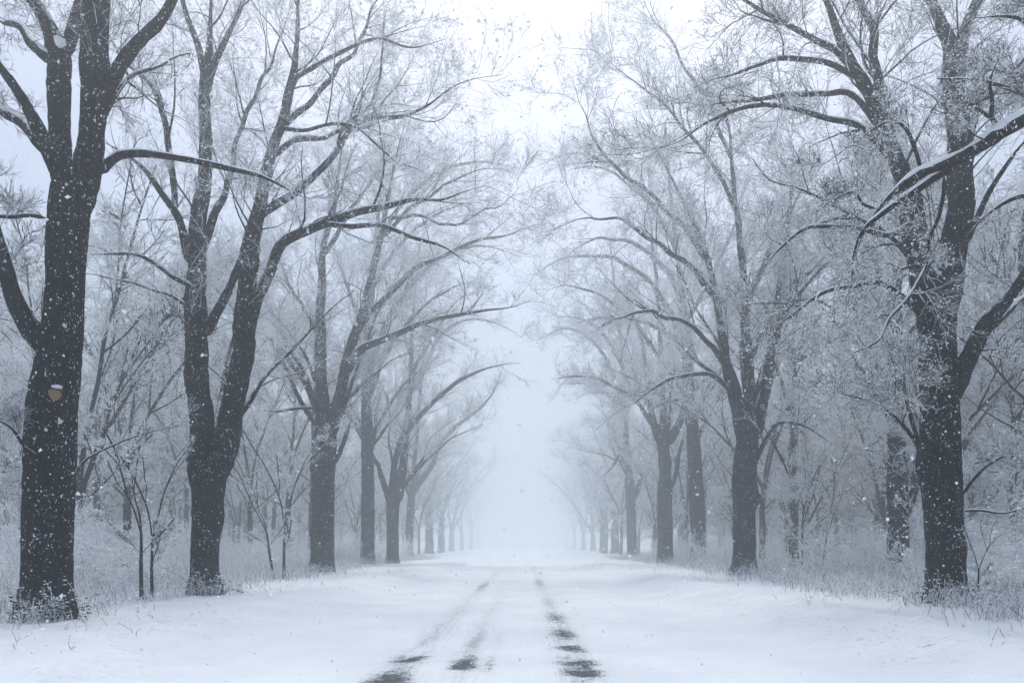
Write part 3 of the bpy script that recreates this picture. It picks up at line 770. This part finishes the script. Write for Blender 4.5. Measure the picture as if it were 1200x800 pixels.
T.limb([(893, 530, 2.2), (902, 512, 2), (918, 545, 1.8), (930, 575, 1.2)], -0.3, -1)
T.limb([(858, 460, 4), (835, 440, 4), (800, 440, 3.4), (765, 455, 2.4), (735, 480, 1.4)], -0.2, -3, 1)
T.limb([(852, 430, 4.5), (820, 390, 4), (785, 372, 3.4), (745, 365, 2.6), (700, 385, 1.6)], -0.3, -3, 1)
T.limb([(840, 350, 5), (805, 310, 4.4), (770, 285, 3.6), (730, 260, 2.6), (690, 255, 1.8), (655, 265, 1)], -0.3, -4)
T.limb([(830, 310, 4.5), (800, 265, 4), (765, 230, 3.4), (725, 200, 2.6), (690, 150, 1.8), (672, 95, 1)], -0.3, -2)
T.limb([(862, 245, 4), (840, 200, 3.4), (810, 160, 2.8), (775, 120, 2), (735, 90, 1.4), (705, 62, 0.9)], 0.6, -2)
T.limb([(858, 190, 3.5), (835, 130, 3), (805, 80, 2.4), (775, 35, 1.8), (752, -5, 1.2)], 0.8, 2)
T.limb([(877, 430, 4), (900, 380, 3.5), (935, 350, 2.8), (970, 360, 2), (1005, 385, 1.2)], 0.2, -3)
T.wild_limbs(5, (5.5, 7.0), (7, 11), (0.2, 0.7), 0.13)
T.crown(0.95, 1.1, rmin=0.0055, blob=(0.012, 0.038), lens=(3.6, 1.7, 0.9, 0.42))

T = Tree("roadside_tree", 819, 661, 55.0, 11, "single stemmed tree leaning slightly left, between the knobbed and the pollarded trees")
T.trunk([(819, 662, 10.2), (818, 620, 10), (816, 580, 10), (814, 540, 9.4), (811, 500, 8.8), (808, 450, 7.6), (805, 400, 6.4), (800, 350, 5.4), (793, 290, 4.2), (785, 220, 3), (780, 150, 2)], 7)
T.limb([(813, 520, 4), (825, 498, 3.6), (835, 480, 3), (848, 455, 2)], 0, 1)
T.limb([(809, 470, 4), (790, 468, 3.6), (765, 478, 2.6), (755, 490, 1.4)], 0, -1)
T.limb([(806, 420, 4.6), (780, 390, 4), (745, 375, 3), (705, 372, 2), (670, 380, 1.2)], 0, -3)
T.limb([(800, 350, 4.6), (775, 310, 4), (740, 285, 3), (700, 280, 2), (660, 300, 1.2)], 0, -3)
T.limb([(795, 300, 4), (770, 250, 3.4), (735, 215, 2.6), (700, 195, 1.8), (665, 200, 1)], 0, 2)
T.limb([(806, 430, 5), (785, 365, 4.6), (750, 320, 4), (705, 300, 3), (655, 305, 2), (622, 325, 1.1)], 0, 4)
T.limb([(792, 290, 4), (760, 235, 3.4), (718, 195, 2.8), (672, 180, 2), (630, 195, 1.1)], 0, 3)
T.limb([(803, 380, 4), (825, 340, 3.6), (850, 290, 2.8), (870, 240, 2)], 0, 2)
T.wild_limbs(4, (8, 16), (6, 9), (0.4, 0.9), 0.13)
T.limbs.append((T.tp[0][len(T.tp[0]) // 2:], T.tp[1][len(T.tp[0]) // 2:]))
T.crown(0.85, 0.8, rmin=0.008, lvl=3, blob=(0.02, 0.045), lens=(3.8, 1.9, 1.0, 0.4))

T = Tree("roadside_tree", 780, 661, 58.0, 12, "stout hazy tree on the right whose blunt stems spread like a pollard")
T.trunk([(780, 662, 10.2), (779, 620, 10), (779, 575, 10), (779, 555, 8.6), (778, 530, 8.4), (777, 510, 9), (777, 495, 6)], 6)
T.limb([(773, 522, 6), (767, 500, 5.6), (763, 482, 5.4), (760, 450, 3.4), (752, 400, 2.8), (735, 350, 2)], 0, -1)
T.limb([(783, 522, 6), (792, 505, 5.6), (799, 488, 5), (802, 450, 3.6), (800, 400, 3), (795, 340, 2)], 0, 1)
T.limb([(778, 515, 6), (777, 470, 5.2), (775, 420, 4.4), (772, 360, 3.4), (765, 290, 2.6), (758, 220, 1.8)], 0, 0)
T.limb([(784, 575, 4.6), (792, 555, 4), (796, 530, 3.2), (803, 505, 2)], 0, 1.5)
T.limb([(766, 500, 4), (745, 470, 3.6), (715, 450, 2.8), (680, 440, 2), (645, 445, 1.2)], 0, -3)
T.limb([(774, 420, 4), (745, 380, 3.4), (710, 350, 2.6), (670, 335, 1.8), (640, 340, 1)], 0, -3)
T.wild_limbs(4, (7, 9), (7, 11), (0.2, 0.7), 0.14)
T.crown(0.85, 0.7, rmin=0.008, lvl=3, blob=(0.02, 0.045), lens=(3.8, 1.9, 1.0, 0.4))

T = Tree("roadside_tree", 741, 656, 86.0, 13, "hazy Y shaped tree on the right, one stem upright and one leaning right")
T.trunk([(741, 657, 7.4), (740, 620, 7.2), (739, 590, 7.2), (738, 570, 7), (736, 545, 5.4), (734, 520, 5), (733, 480, 4.2), (729, 420, 3.2), (722, 350, 2.4), (714, 280, 1.6)], 4)
T.limb([(743, 585, 4.6), (750, 565, 4.2), (758, 548, 3.6), (768, 530, 3), (780, 505, 2)], 0, 1)
T.limb([(733, 490, 3.6), (715, 430, 3.2), (690, 395, 2.6), (660, 385, 2), (628, 400, 1.1)], 0, 4)
T.limb([(734, 520, 3.4), (718, 545, 2.2), (705, 560, 1.4)], 0, -1)
T.limb([(733, 490, 3.4), (715, 465, 3), (690, 450, 2.2), (655, 450, 1.2)], 0, -3)
T.limb([(730, 430, 3.4), (710, 395, 3), (685, 375, 2.2), (650, 370, 1.2)], 0, -3)
T.wild_limbs(6, (7, 15), (6, 9), (0.3, 0.9), 0.14)
T.limbs.append((T.tp[0][len(T.tp[0]) // 2:], T.tp[1][len(T.tp[0]) // 2:]))
T.crown(0.85, 0.25, rmin=0.010, lvl=3, blob=(0.02, 0.045), lens=(3.8, 1.9, 1.0, 0.4))

# ------------------------------------------------------------------ trees made once and copied
def copy_tree(o, parent=None):
    c = o.copy(); COL.objects.link(c)
    if parent: c.parent = parent
    for ch in list(o.children): copy_tree(ch, c)
    return c

def generic_tree(name, seed, fork, height, nl, r, spread, dens, rmin, lvl, lens, snow, lean=0.05, low=0):
    rng = np.random.default_rng(seed)
    root = empty(name)
    n = 22
    z = np.linspace(-0.15, fork, n)
    wx = np.cumsum(rng.normal(0, lean * fork / n, n)); wy = np.cumsum(rng.normal(0, lean * fork / n, n))
    p = np.stack([wx - wx[0], wy - wy[0], z], -1)
    rad = np.linspace(r, r * 0.78, n)
    V, q = bark_tube(rng, p, rad, 12, 3, True)
    tr = mesh_obj("trunk", V, [q], M_BARK, root, smooth=True)
    limbs = []
    az0 = rng.uniform(0, 6.28)
    for i in range(nl + low):
        az = az0 + i * 2.4 + rng.normal(0, 0.3)
        if i < nl:
            th = rng.uniform(0.06, spread); ln = (height - fork) * rng.uniform(0.8, 1.1); p0 = p[-1] - np.array([0, 0, 0.25 * r]); r0 = r * rng.uniform(0.42, 0.62)
        else:
            th = rng.uniform(0.6, 1.0); ln = (height - fork) * rng.uniform(0.25, 0.45); p0 = p[rng.integers(n // 2, n)]; r0 = r * 0.25
        d = np.array([math.cos(az) * math.sin(th), math.sin(az) * math.sin(th), math.cos(th)])
        pts = [p0]
        for j in range(8):
            d = nrm(d + rng.normal(0, 0.08, 3) + np.array([math.cos(az) * 0.05, math.sin(az) * 0.05, -0.012]))
            pts.append(pts[-1] + d * ln / 8)
        q4 = spline(np.c_[np.array(pts), np.linspace(r0, 0.02, 9)], 30)
        P, Rr = q4[:, :3], q4[:, 3]
        V, f = bark_tube(rng, P, Rr, 8)
        o = mesh_obj("limb", V, [f], M_LIMB, root, smooth=True)
        limbs.append((P, Rr))
        for k in range(2):
            j = rng.integers(8, 20); d = nrm(P[j + 1] - P[j]); pv = nrm(rng.normal(0, 1, 3)); pv = nrm(pv - pv @ d * d)
            d = nrm(d * 0.8 + pv * 0.6); s = [P[j]]
            for jj in range(5):
                d = nrm(d + rng.normal(0, 0.1, 3)); s.append(s[-1] + d * ln * 0.09)
            limbs.append((np.array(s), np.linspace(Rr[j] * 0.6, 0.015, 6)))
            V, f = bark_tube(rng, *[spline(np.c_[limbs[-1][0], limbs[-1][1]], 14)[:, sl] if not isinstance(sl, int) else spline(np.c_[limbs[-1][0], limbs[-1][1]], 14)[:, sl] for sl in (slice(0, 3), 3)], 7)
            mesh_obj("limb", V, [f], M_LIMB, root, smooth=True)
    crown_geo(rng, limbs, dens, snow, lens=lens, rmin=rmin, lvl=lvl, blob=(0.02, 0.045)).build("crown", [M_TWIG, M_SNOW, M_BRANCH, M_TWIGD], root)
    return root

def place(proto, used, x, y, rz, sc, label, cat, group, dz=0.0):
    if proto.name not in used: used.add(proto.name); o = proto
    else: o = copy_tree(proto)
    o.location = (x, y, float(ground_h(x, y)) + dz)
    o.rotation_euler = (0, 0, rz); o.scale = (sc, sc, sc)
    for k in ('label', 'category', 'group'):
        if k in o: del o[k]
    tag(o, label, cat, group)
    return o

used = set()
rng = np.random.default_rng(77)
far_protos = [generic_tree("roadside_tree", 200 + i, [4.0, 5.4, 3.4][i], 21, 4, 0.58, 0.42, 0.6, 0.014, 3, (4.0, 2.0, 1.1, 0.4), 0.1, low=0) for i in range(3)]
far_row = [("L", 503, 134), ("L", 517, 166), ("L", 529, 204), ("L", 541, 254), ("L", 552, 318), ("L", 561, 396),
           ("R", 721, 134), ("R", 707, 166), ("R", 695, 204), ("R", 684, 254), ("R", 673, 318), ("R", 664, 396)]
far_lab = {"L503": "pale grey tree at the start of the fading tail of the left row",
           "L517": "pale tree second in the fading tail of the left row",
           "L529": "faint tree third in the fading tail of the left row",
           "R721": "pale grey tree just beyond the Y shaped tree on the right",
           "R707": "pale tree second beyond the Y shaped tree on the right",
           "R695": "faint tree third beyond the Y shaped tree on the right"}
for i, (side, px, Y) in enumerate(far_row):
    x = (px - VX) / F * Y
    lab = far_lab.get(f"{side}{px}")
    grp = "last left row trees dissolving in the fog" if side == "L" else "last right row trees dissolving in the fog"
    if not lab: lab = "tree almost lost in white fog at the end of the " + ("left" if side == "L" else "right") + " row"
    place(far_protos[i % 3], used, x, Y, rng.uniform(0, 6.28), rng.uniform(1.25, 1.4), lab, "tree", grp)

# woodland behind the rows: thin trees in the haze
wood_protos = [generic_tree("woodland_tree", 300 + i, [3.0, 5.5, 2.2, 4.2, 6.5][i], [13, 15, 11, 14, 16][i], [3, 3, 4, 3, 2][i], [0.15, 0.19, 0.13, 0.17, 0.2][i], 0.5, 0.95, 0.011, 3, (2.6, 1.4, 0.8, 0.3), 0.45, 0.08, low=3) for i in range(5)]
row_px = sorted([(55, "first"), (240, "second"), (377, "third")])
def gap_label(px, Y, what):
    near = "nearer" if Y < 45 else ("middling" if Y < 75 else "far")
    if px < 55: g = "beyond the leftmost black trunk, to its left"
    elif px < 240: g = "between the first and second left row trees"
    elif px < 377: g = "between the second and third left row trees"
    elif px < 612: g = "behind the hazy end of the left row"
    elif px < 819: g = "behind the hazy end of the right row"
    elif px < 872: g = "between the leaning and the knobbed right row trees"
    elif px < 1108: g = "between the knobbed and the big black right tree"
    else: g = "to the right of the big black right tree"
    return f"{near} {what} {g}"
pts = []
k = 0
while len(pts) < 230 and k < 20000:
    k += 1
    side = rng.choice([-1, 1]); x = side * rng.uniform(13.5, 58); y = rng.uniform(17, 150)
    if abs(x) > 0.74 * y + 2: continue
    if any((x - a) ** 2 + (y - b) ** 2 < (2.0 + 0.012 * y) ** 2 for a, b in pts): continue
    pts.append((x, y))
wi = 0
for x, y in sorted(pts, key=lambda t: t[1]):
    lab = gap_label(VX + x / y * F, y, "thin hazy wood tree")
    place(wood_protos[wi % 5], used, x, y, rng.uniform(0, 6.28), rng.uniform(0.8, 1.35), lab, "tree", "woodland trees: " + lab)
    wi += 1

# the wood farther off on both sides: one grey mass of trunks and branches
def far_wood(side, seed, label):
    rg = np.random.default_rng(seed)
    n = 1100
    y = rg.uniform(-30, 260, n); x = side * (46 + 0.05 * np.maximum(y, 0) + rg.uniform(0, 45, n))
    h = rg.uniform(10, 17, n)
    p = [np.stack([x, y, ground_h(x, y) - 0.2], -1)]
    for j in range(6): p.append(p[-1] + np.stack([rg.normal(0, 0.15, n), rg.normal(0, 0.15, n), h / 6], -1))
    P = np.stack(p, 1); Rr = rg.uniform(0.10, 0.24, n)[:, None] * np.linspace(1, 0.2, 7)[None]
    G = Geo(); G.add(*_tb(P, Rr, 6))
    A, ra, _ = grow(rg, P, Rr, 16, (2.0, 6.0), (0.3, 1.1), 6, 0.12, 0.05, 0.5, 0.05, 0.3, 0.12)
    B, rb, _ = grow(rg, A, ra, 5, (0.8, 2.6), (0.4, 1.0), 4, 0.15, 0.0, 0.6, 0.025, 0.4, 0.15)
    G.add(*_tb(A, np.maximum(ra, 0.012), 3)); G.add(*_tb(B, np.maximum(rb, 0.012), 3))
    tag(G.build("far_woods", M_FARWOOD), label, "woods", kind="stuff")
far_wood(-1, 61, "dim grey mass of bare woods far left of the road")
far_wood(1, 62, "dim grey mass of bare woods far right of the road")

# saplings
sap = [generic_tree("sapling", 400 + i, 1.6, [4.6, 5.4][i], 2, [0.042, 0.046][i], 0.35, 1.3, 0.004, 3, (1.3, 0.7, 0.4, 0.2), 0.12, 0.05, low=2) for i in range(2)]
for i, (px, Y, sc, lab) in enumerate([
        (166, 17.5, 0.9, "slim sapling between the first two left trees, left one of a close pair"),
        (178, 18.2, 0.8, "slim sapling between the first two left trees, right one of a close pair"),
        (321, 28.5, 1.05, "slanting sapling between second and third left trees, left one of the two"),
        (333, 29.5, 1.15, "upright sapling between second and third left trees, right one of the two"),
        (940, 33.0, 1.25, "tall upright sapling in the gap right of the knobbed tree"),
        (962, 35.0, 1.0, "leaning sapling right of the tall one, beyond the dry grass"),
        (1147, 15.8, 0.42, "small bare sapling close beside the big black right tree")]):
    o = place(sap[i % 2], used, (px - VX) / F * Y, Y, rng.uniform(0, 6.28), sc, lab, "sapling", "saplings among the roadside trees")
    if 'leaning' in lab or 'slanting' in lab: o.rotation_euler = (0, R_(9) * (1 if px > 600 else -1), rng.uniform(-0.3, 0.3))

# ------------------------------------------------------------------ shrubs under the trees
def make_shrub(seed, h, n):
    rg = np.random.default_rng(seed)
    root = empty("shrub")
    P0 = []; R0 = []
    for i in range(n):
        az = rg.uniform(0, 6.28); th = rg.uniform(0.1, 0.95); d = np.array([math.cos(az) * math.sin(th), math.sin(az) * math.sin(th), math.cos(th)])
        p = [np.array([math.cos(az) * 0.15, math.sin(az) * 0.15, -0.05])]; ln = h * rg.uniform(0.6, 1.15)
        for j in range(7):
            d = nrm(d + rg.normal(0, 0.12, 3) + np.array([0, 0, -0.045])); p.append(p[-1] + d * ln / 7)
        P0.append(p); R0.append(np.linspace(0.014, 0.006, 8))
    P0 = np.array(P0); R0 = np.array(R0)
    G = Geo(); G.add(*_tb(P0, R0, 4)); G.build("stem", M_TWIG, root)
    A, ra, _ = grow(rg, P0, R0, 8, (h * 0.15, h * 0.45), (0.4, 1.1), 5, 0.18, 0.02, 0.7, 0.01, 0.4, 0.15)
    B, rb, _ = grow(rg, A, ra, 5, (h * 0.06, h * 0.2), (0.4, 1.1), 3, 0.2, 0.0, 0.8, 0.008, 0.6, 0.1)
    G = Geo(); G.add(*_tb(A, np.maximum(ra, 0.005), 3)); G.add(*_tb(B, np.maximum(rb, 0.005), 3))
    m = int(len(B) * 1.6)
    i = rg.integers(0, len(B), m); k = rg.integers(1, 3, m)
    V, Fc = blobs(rg, B[i, k] + np.array([0, 0, 0.01]), rg.uniform(0.012, 0.04, m), 0.7); G.add(V, [Fc], 1)
    G.build("foliage", [M_TWIG, M_SNOW], root)
    return root
shr = [make_shrub(500 + i, [1.5, 2.0, 1.2, 2.5][i], [16, 18, 14, 20][i]) for i in range(4)]
sp = []
k = 0
while len(sp) < 120 and k < 20000:
    k += 1
    side = rng.choice([-1, 1]); y = 13 + 65 * rng.uniform() ** 1.4; x = side * (11.2 + rng.exponential(7))
    if abs(x) > 0.72 * y + 2: continue
    if any((x - a) ** 2 + (y - b) ** 2 < 1.5 for a, b in sp): continue
    sp.append((x, y))
for i, (x, y) in enumerate(sorted(sp, key=lambda t: t[1])):
    lab = gap_label(VX + x / y * F, y, "snow dusted shrub")
    place(shr[i % 4], used, x, y, rng.uniform(0, 6.28), rng.uniform(0.75, 1.3), lab, "shrub", "shrubs: " + lab)

# leafy weeds with snow caps at the feet of the nearest trunks
def weed(px, py, Y, label, seed, n=26, h=0.55):
    rg = np.random.default_rng(seed)
    c = at(px, py, Y); root = empty("weed_plant", (c[0], Y, float(ground_h(c[0], Y))))
    tag(root, label, "weed", "snow capped weeds at the feet of the trunks")
    P = []
    for i in range(n):
        az = rg.uniform(0, 6.28); th = rg.uniform(0.1, 0.7); d = np.array([math.cos(az) * math.sin(th), math.sin(az) * math.sin(th), math.cos(th)])
        p = [np.r_[rg.normal(0, 0.2, 2), -0.03]]; ln = h * rg.uniform(0.5, 1.3)
        for j in range(5): d = nrm(d + rg.normal(0, 0.15, 3) + np.array([0, 0, -0.1])); p.append(p[-1] + d * ln / 5)
        P.append(p)
    P = np.array(P); Rr = np.tile(np.linspace(0.008, 0.004, 6), (n, 1))
    G = Geo(); G.add(*_tb(P, Rr, 4)); G.build("stem", M_TWIGD, root)
    m = n * 7; i = rg.integers(0, n, m); k = rg.integers(2, 6, m)
    C = P[i, k] + rg.normal(0, 0.03, (m, 3)); r = rg.uniform(0.018, 0.04, m)
    G = Geo(); V, f = blobs(rg, C, r, 0.5); G.add(V, [f]); V, f = blobs(rg, C + np.array([0, 0, 0.016]), r * 0.85, 0.5); G.add(V, [f], 1); G.build("foliage", [M_LEAF, M_SNOW], root)
weed(76, 722, 12.35, "dark leaved weed with snow caps at the foot of the leftmost trunk", 1)
weed(38, 726, 12.3, "low snowy weed left of the leftmost trunk's foot", 2, 14, 0.4)
weed(252, 696, 18.7, "dark weed at the right foot of the V stemmed left tree", 3, 18, 0.5)
weed(228, 697, 18.6, "snow topped weed at the left foot of the V stemmed left tree", 4, 14, 0.5)
weed(1100, 706, 15.7, "pale arching snowy weed in front of the big black right trunk", 5, 22, 0.6)
weed(1128, 708, 15.6, "dark weed at the right foot of the big black right trunk", 6, 18, 0.5)
weed(1050, 678, 28.6, "snow spotted weed at the foot of the twin stemmed right tree", 7, 30, 0.9)

# ------------------------------------------------------------------ dry grass along the tree rows
def dry_grass(side, n, seed, label):
    rg = np.random.default_rng(seed)
    y = 8.5 + 75 * rg.uniform(0, 1, n) ** 1.7
    off = rg.gamma(1.6, 1.7, n)
    x0 = 7.0 + np.clip((y - 24) / 22, 0, 1) * 1.5 + 0.35 * np.sin(y * 0.9) + 0.25 * np.sin(y * 2.3 + side)
    x = side * (x0 + off)
    clump = lowf(x * 1.3, y * 1.3, 2.2)
    keep = rg.uniform(-0.6, 1.3, n) < clump - 0.15 + np.clip(off * 0.25, 0, 0.7)
    x, y, off = x[keep], y[keep], off[keep]
    nb = 90                                             # a few short tips stand out of the bank itself
    xb = side * (4.0 + rg.beta(2, 1.2, nb) * 3.4); yb = 7.5 + 30 * rg.uniform(0, 1, nb) ** 1.6
    x = np.r_[x, xb]; y = np.r_[y, yb]; off = np.r_[off, np.full(nb, -1.2)]; m = len(x)
    h = rg.uniform(0.16, 0.5, m) * np.where(off < 0, 0.20, 0.55 + 0.8 * np.clip(off / 2.5, 0, 1)) * (1 + 0.9 * (rg.uniform(0, 1, m) > 0.9))
    az = rg.uniform(0, 6.28, m); th = np.abs(rg.normal(0, 0.28, m))
    d = np.stack([np.cos(az) * np.sin(th), np.sin(az) * np.sin(th), np.cos(th)], -1)
    p = [np.stack([x, y, ground_h(x, y) - 0.03], -1)]
    for j in range(4):
        d = nrm(d + rg.normal(0, 0.13, (m, 3)) + np.array([0, 0, -0.03])); p.append(p[-1] + d * (h / 4)[:, None])
    P = np.stack(p, 1)
    G = Geo(); G.add(*_tb(P, np.tile(np.linspace(0.0055, 0.0026, 5), (m, 1)), 3))
    q, rq, _ = grow(rg, P, np.full((m, 5), 0.005), 1.8, (0.06, 0.24), (0.2, 0.7), 3, 0.15, 0.05, 0.8, 0.005, 0.6, 0.35)
    G.add(*_tb(q, np.maximum(rq, 0.003), 3))
    i = rg.integers(0, len(q), int(len(q) * 1.0)); V, f = blobs(rg, q[i, 2], rg.uniform(0.006, 0.020, len(i)), 0.8); G.add(V, [f], 1)
    o = G.build("dry_grass", [M_STALK, M_SNOW])
    tag(o, label, "grass", kind="stuff")
dry_grass(-1, 22000, 21, "dry grass stalks poking through snow along the left tree row")
dry_grass(1, 24000, 22, "dry grass stalks poking through snow along the right tree row")

# ------------------------------------------------------------------ falling snow
rg = np.random.default_rng(5)
n = 60000
y = 3.2 + 30 * rg.uniform(0, 1, n) ** 0.8
x = rg.uniform(-1, 1, n) * (2.5 + 0.85 * y); z = rg.uniform(0.1, 1, n) * (2.0 + 0.82 * y) 
r = np.clip(rg.lognormal(math.log(0.0050), 0.38, n), 0.0025, 0.011)
G = Geo(); V, f = blobs(rg, np.stack([x, y, z], -1), r, 1.0, 0.25); G.add(V, [f])
tag(G.build("falling_snow", M_FLAKE), "loose snowflakes falling through the air everywhere", "snow", kind="stuff")

# ------------------------------------------------------------------ the air
m, nt, out = new_mat("haze_air")
pv = nt.nodes.new("ShaderNodeVolumePrincipled")
pv.inputs['Color'].default_value = (0.93, 0.975, 1.0, 1)
pv.inputs['Density'].default_value = HAZE_DENSITY
pv.inputs['Anisotropy'].default_value = 0.8
nt.links.new(pv.outputs[0], out.inputs['Volume'])
hx, y0, y1, z0, z1 = 260.0, -60.0, 720.0, -2.0, 34.0
V = np.array([[-hx, y0, z0], [hx, y0, z0], [hx, y1, z0], [-hx, y1, z0], [-hx, y0, z1], [hx, y0, z1], [hx, y1, z1], [-hx, y1, z1]])
Fq = np.array([[0, 3, 2, 1], [4, 5, 6, 7], [0, 1, 5, 4], [1, 2, 6, 5], [2, 3, 7, 6], [3, 0, 4, 7]])
tag(mesh_obj("haze", V, [Fq], m), "pale snowy fog filling the avenue and the woods", "fog", kind="stuff")
